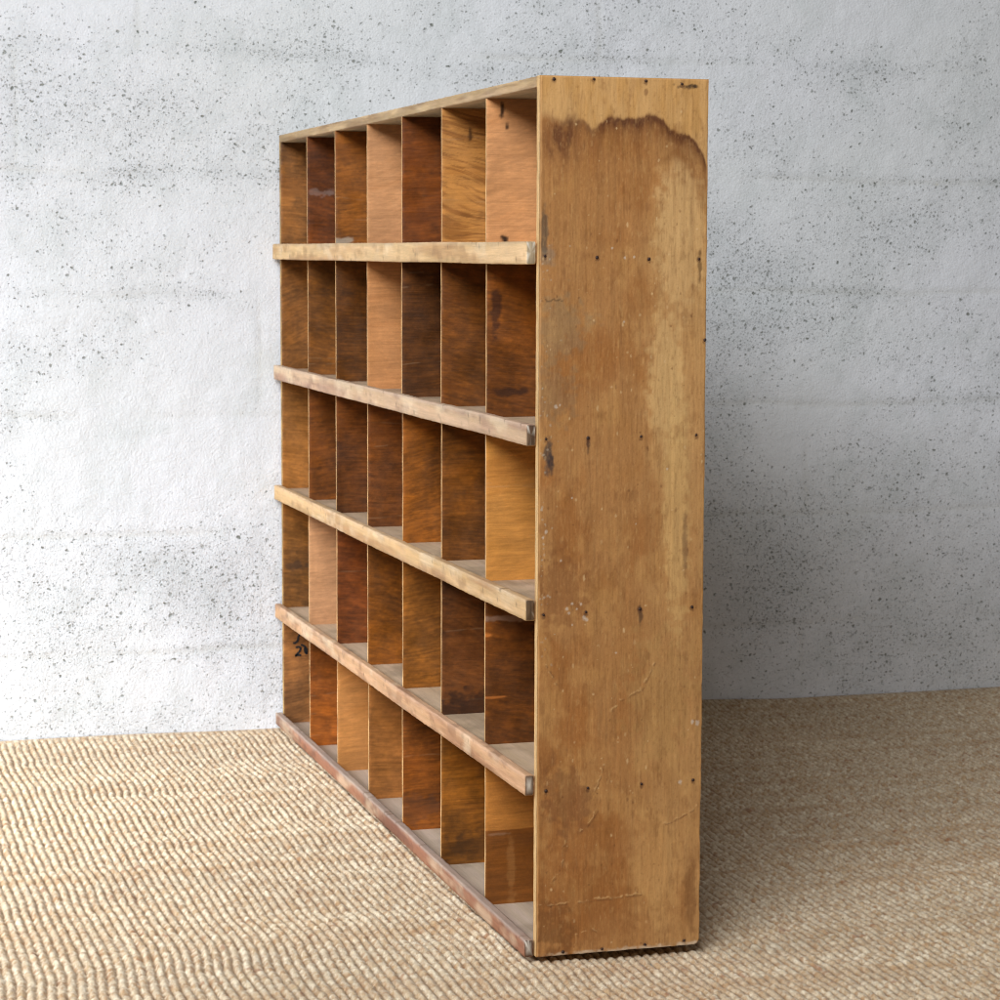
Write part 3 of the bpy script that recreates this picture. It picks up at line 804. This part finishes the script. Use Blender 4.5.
# ------------------------------------------------------------------ the wall
def wall():
    x0, x1, z0, z1 = -2.2, 2.6, -.015, 2.1
    st = .005
    nx, nz = int((x1 - x0) / st), int((z1 - z0) / st)
    xs = np.linspace(x0, x1, nx); zs = np.linspace(z0, z1, nz)
    X, Z = np.meshgrid(xs, zs, indexing='ij')
    BH, BL = 0.2, 0.40
    zo, xo = WOFF
    Zj = Z + (fbm(X * 6, Z * 2, 900, 3) - .5) * .012
    row = np.floor((Zj - zo) / BH).astype(np.int64)
    dz = np.abs((Zj - zo) / BH - np.round((Zj - zo) / BH)) * BH
    Xj = X + (fbm(X * 2, Z * 8, 901, 3) - .5) * .014 - xo - (row & 1) * BL / 2
    dxx = np.abs(Xj / BL - np.round(Xj / BL)) * BL
    jh = np.exp(-(dz / .005) ** 2) * smooth(.40, .68, fbm(X * 4, Z * 9, 902, 3)) 
    jv = np.exp(-(dxx / .0055) ** 2) * smooth(.42, .70, fbm(X * 5, Z * 5, 903, 3))
    j = np.maximum(jh, jv * .8)
    und = (fbm(X * 4, Z * 4, 904, 4) - .5) * .006 + (fbm(X * 30, Z * 30, 905, 3) - .5) * .0022
    # each block a hair in or out of plane
    rb = hash2(row + 50, np.round(Xj / BL).astype(np.int64) + 50, 9)
    Y = WALLY + und + j * .0013 + (rb - .5) * .0007
    Y = np.maximum(Y, WALLY - .0015)
    # where the paint missed the pores of the block (own, patchy distribution)
    dens = fbm(X * 3.2 + 4, Z * 4.0, 906, 5)
    dens = dens * .72 + .28 * fbm(X * 11, Z * 14, 907, 3)
    dens += .20 * np.exp(-(dz / .013) ** 2) * smooth(.4, .65, fbm(X * 5, Z * 11, 908, 3))
    dens = .5 + (dens - .5) * .72 + DENS(X, Z)
    tint = fbm(X * 2.2, Z * 2.6, 909, 4)
    co = np.stack([X, Y, Z], -1).reshape(-1, 3)
    quads = grid_quads(nx, nz)
    n = len(co)
    ring = np.concatenate([np.arange(nx) * nz, (nx - 1) * nz + np.arange(1, nz), (np.arange(nx - 1)[::-1]) * nz + nz - 1, np.arange(1, nz - 1)[::-1]])
    bk = co[ring].copy(); bk[:, 1] = WALLY + .2
    m = len(ring); i = np.arange(m)
    sq = np.stack([ring[i], n + i, n + (i + 1) % m, ring[(i + 1) % m]], -1)
    bc = np.array([[x0, WALLY + .2, z0], [x1, WALLY + .2, z0], [x1, WALLY + .2, z1], [x0, WALLY + .2, z1]])
    bq = np.array([[0, 3, 2, 1]]) + n + m
    pad = lambda v: np.concatenate([v.ravel(), v.ravel()[ring], np.full(4, .5)])
    m_, nt, P = new_mat('painted_concrete_block')
    tc = N(nt, 'ShaderNodeTexCoord').outputs['Object']
    A = lambda nme: N(nt, 'ShaderNodeAttribute', attribute_name=nme).outputs['Fac']
    den, jn, tn = A('pores'), A('joint'), A('tint')
    dist = N(nt, 'ShaderNodeTexNoise'); dist.inputs['Scale'].default_value = 130; dist.inputs['Detail'].default_value = 2
    nt.links.new(tc, dist.inputs['Vector'])
    dv = N(nt, 'ShaderNodeVectorMath', operation='MULTIPLY_ADD'); nt.links.new(dist.outputs['Color'], dv.inputs[0])
    dv.inputs[1].default_value = (.010, .010, .010); nt.links.new(tc, dv.inputs[2])
    def pits(scale, dthr0, dthr1, rmin, rmax, seedoff, soft=.09):
        mp = N(nt, 'ShaderNodeMapping'); mp.inputs['Location'].default_value = (seedoff, seedoff * 1.7, seedoff * .3); mp.inputs['Scale'].default_value = (1, 1, 1.25)
        nt.links.new(dv.outputs[0], mp.inputs['Vector'])
        sx_ = N(nt, 'ShaderNodeSeparateXYZ'); nt.links.new(mp.outputs[0], sx_.inputs[0])
        cx_ = N(nt, 'ShaderNodeCombineXYZ'); nt.links.new(sx_.outputs['X'], cx_.inputs['X']); nt.links.new(sx_.outputs['Z'], cx_.inputs['Y'])
        v = N(nt, 'ShaderNodeTexVoronoi', voronoi_dimensions='2D'); v.inputs['Scale'].default_value = scale; nt.links.new(cx_.outputs[0], v.inputs['Vector'])
        v.inputs['Randomness'].default_value = 1.0
        sp = N(nt, 'ShaderNodeSeparateColor'); nt.links.new(v.outputs['Color'], sp.inputs[0])
        # probability grows with density; radius too
        pr = remap(nt, den, dthr0, dthr1, 0.0, 1.0)
        on = math_n(nt, 'LESS_THAN', sp.outputs[0], pr)
        rad = remap(nt, math_n(nt, 'POWER', sp.outputs[1], 2.2), 0, 1, rmin, rmax)
        inn = math_n(nt, 'SUBTRACT', rad, v.outputs['Distance'])
        msk = remap(nt, inn, -soft * .3, soft, 0, 1)
        st_ = remap(nt, sp.outputs[2], 0, 1, .08, .85)
        return math_n(nt, 'MULTIPLY', math_n(nt, 'MULTIPLY', msk, on), st_)
    pa = pits(125, .44, 1.0, .07, .36, 3.1, .12)
    pb = pits(240, .41, .88, .10, .40, 7.7, .14)
    pc = pits(70, .52, 1.9, .05, .24, 11.3)
    pit = math_n(nt, 'MAXIMUM', math_n(nt, 'MAXIMUM', pa, math_n(nt, 'MULTIPLY', pb, .75)), pc)
    n_big = noise(nt, tc, 5, 5, .6); n_f = noise(nt, tc, 260, 4, .65); n_m = noise(nt, tc, 60, 4, .6)
    paint = mixcol(nt, remap(nt, tn, .35, .7, 0, 1), (.80, .815, .855), (.775, .795, .81))
    paint = mixcol(nt, remap(nt, n_m, .45, .8, 0, .25), paint, (.70, .72, .74))
    # thin coat: grey shows through where the pores crowd
    mot = remap(nt, noise(nt, tc, 9, 6, .62, .4), .50, .70, 0, .42)
    paint = mixcol(nt, mot, paint, (.60, .64, .64))
    thin = remap(nt, math_n(nt, 'ADD', den, math_n(nt, 'MULTIPLY', n_m, .35)), .66, .98, 0, .36)
    paint = mixcol(nt, thin, paint, (.46, .49, .51))
    paint = mixcol(nt, math_n(nt, 'MULTIPLY', jn, .22), paint, (.58, .57, .50))
    yel = remap(nt, noise(nt, tc, 34, 3, .6), .66, .8, 0, .35)
    paint = mixcol(nt, math_n(nt, 'MULTIPLY', yel, remap(nt, jn, .1, .6, .12, 1)), paint, (.60, .55, .38))
    pitc = mixcol(nt, noise(nt, tc, 90, 2), (.085, .115, .095), (.22, .22, .17))
    c = mixcol(nt, pit, paint, pitc)
    nt.links.new(c, P.inputs['Base Color'])
    P.inputs['Roughness'].default_value = .75; P.inputs['Specular IOR Level'].default_value = .25
    b1 = bump(nt, n_f, .6, .0030); b2 = bump(nt, n_m, .5, .0035, b1)
    b3 = N(nt, 'ShaderNodeBump', invert=True); b3.inputs['Strength'].default_value = .9; b3.inputs['Distance'].default_value = .003
    nt.links.new(pit, b3.inputs['Height']); nt.links.new(b2, b3.inputs['Normal'])
    nt.links.new(b3.outputs[0], P.inputs['Normal'])
    o = mesh_np('wall', np.concatenate([co, bk, bc]), np.concatenate([quads, sq, bq]), [m_], None, None,
                attrs={'pores': pad(dens), 'joint': pad(j), 'tint': pad(tint)})
    o['label'] = 'white painted concrete block wall with dark pitted pores behind the shelf'
    o['category'] = 'wall'

def px_wall(px, py):
    d = RC.T @ np.array([(px - 500) / FPX, (py - 500) / FPX, 1.0])
    t = (WALLY - CAMC[1]) / d[1]
    p = CAMC + d * t
    return p[0], p[2]
ja = px_wall(100, 294); jb = px_wall(20, 350)
WOFF = (ja[1], 0.0)
_row = math.floor((jb[1] - ja[1]) / .2)
WOFF = (ja[1], jb[0] - (_row & 1) * .2)
CL = [(160, 560, 90, 45, .22), (210, 590, 70, 40, .16), (60, 650, 50, 50, .10), (90, 110, 110, 40, .10), (40, 30, 60, 40, .10),
      (280, 30, 100, 30, .08), (740, 270, 60, 70, .14), (760, 330, 90, 40, .16), (900, 230, 80, 40, .08), (800, 500, 130, 110, .12),
      (900, 640, 90, 50, .20), (760, 600, 60, 70, .16), (990, 560, 40, 60, .08), (60, 620, 70, 60, .08), (860, 30, 140, 40, .10), (960, 90, 50, 70, .08), (730, 400, 50, 60, .10), (460, 70, 90, 15, .12),
      (150, 380, 110, 60, -.05), (60, 470, 80, 40, -.06), (130, 200, 120, 80, -.04), (110, 700, 140, 22, -.06), (870, 400, 60, 40, -.08), (760, 190, 60, 60, -.06)]
def DENS(X, Z):
    d = np.zeros_like(X)
    for px, py, rx, ry, a in CL:
        cx, cz = px_wall(px, py); sx = rx * 1.65e-3; sz = ry * 1.65e-3
        d += a * np.exp(-((X - cx) / sx) ** 2 - ((Z - cz) / sz) ** 2)
    return d
wall()

# ------------------------------------------------------------------ the floor
fx = np.array([[-4, -4, -.015], [4, -4, -.015], [4, WALLY + .2, -.015], [-4, WALLY + .2, -.015]])
fl = mesh_np('floor', fx, np.array([[0, 1, 2, 3]]), [M_floor], None, None, None, False)
fl['kind'] = 'structure'

# ------------------------------------------------------------------ light
def area(name, loc, target, sx, sy, power, colr, spread=math.pi):
    L = bpy.data.lights.new(name, 'AREA'); L.shape = 'RECTANGLE'; L.size = sx; L.size_y = sy
    L.energy = power; L.color = colr; L.spread = spread
    o = bpy.data.objects.new(name, L); COL.objects.link(o)
    o.location = loc
    o.rotation_euler = (Vector(target) - Vector(loc)).to_track_quat('-Z', 'Y').to_euler()
    return o
area('window_light', (-2.12, -2.331, 2.538), (-0.468, 0.896, 1.0), 3.0, 0.358, 134, (0.93, 0.965, 1.0), 2.518)
area('window_light', (-2.446, 0.686, 1.093), (-1.056, 1.264, -0.235), 1.77, 0.912, 27, (0.88, 0.94, 1.0), 1.301)

w = bpy.data.worlds.new('World'); scene.world = w; w.use_nodes = True
bg = w.node_tree.nodes['Background']
bg.inputs['Color'].default_value = (1.0, 0.84, 0.64, 1); bg.inputs['Strength'].default_value = 0.115

# ------------------------------------------------------------------ camera
cam = bpy.data.cameras.new('camera'); co = bpy.data.objects.new('camera', cam); COL.objects.link(co)
right, down, fwd = RC[0], RC[1], RC[2]
M = Matrix(((right[0], -down[0], -fwd[0], CAMC[0]), (right[1], -down[1], -fwd[1], CAMC[1]), (right[2], -down[2], -fwd[2], CAMC[2]), (0, 0, 0, 1)))
co.matrix_world = M
cam.sensor_width = 36; cam.lens = FPX / 1000 * 36
cam.clip_start = .05; cam.clip_end = 50
cam.dof.use_dof = True; cam.dof.focus_distance = 2.8; cam.dof.aperture_fstop = 20
scene.camera = co

scene.render.engine = 'CYCLES'
scene.view_settings.view_transform = 'Standard'; scene.view_settings.look = 'None'
scene.cycles.filter_width = 1.15
scene.view_settings.exposure = 0; scene.view_settings.gamma = 1
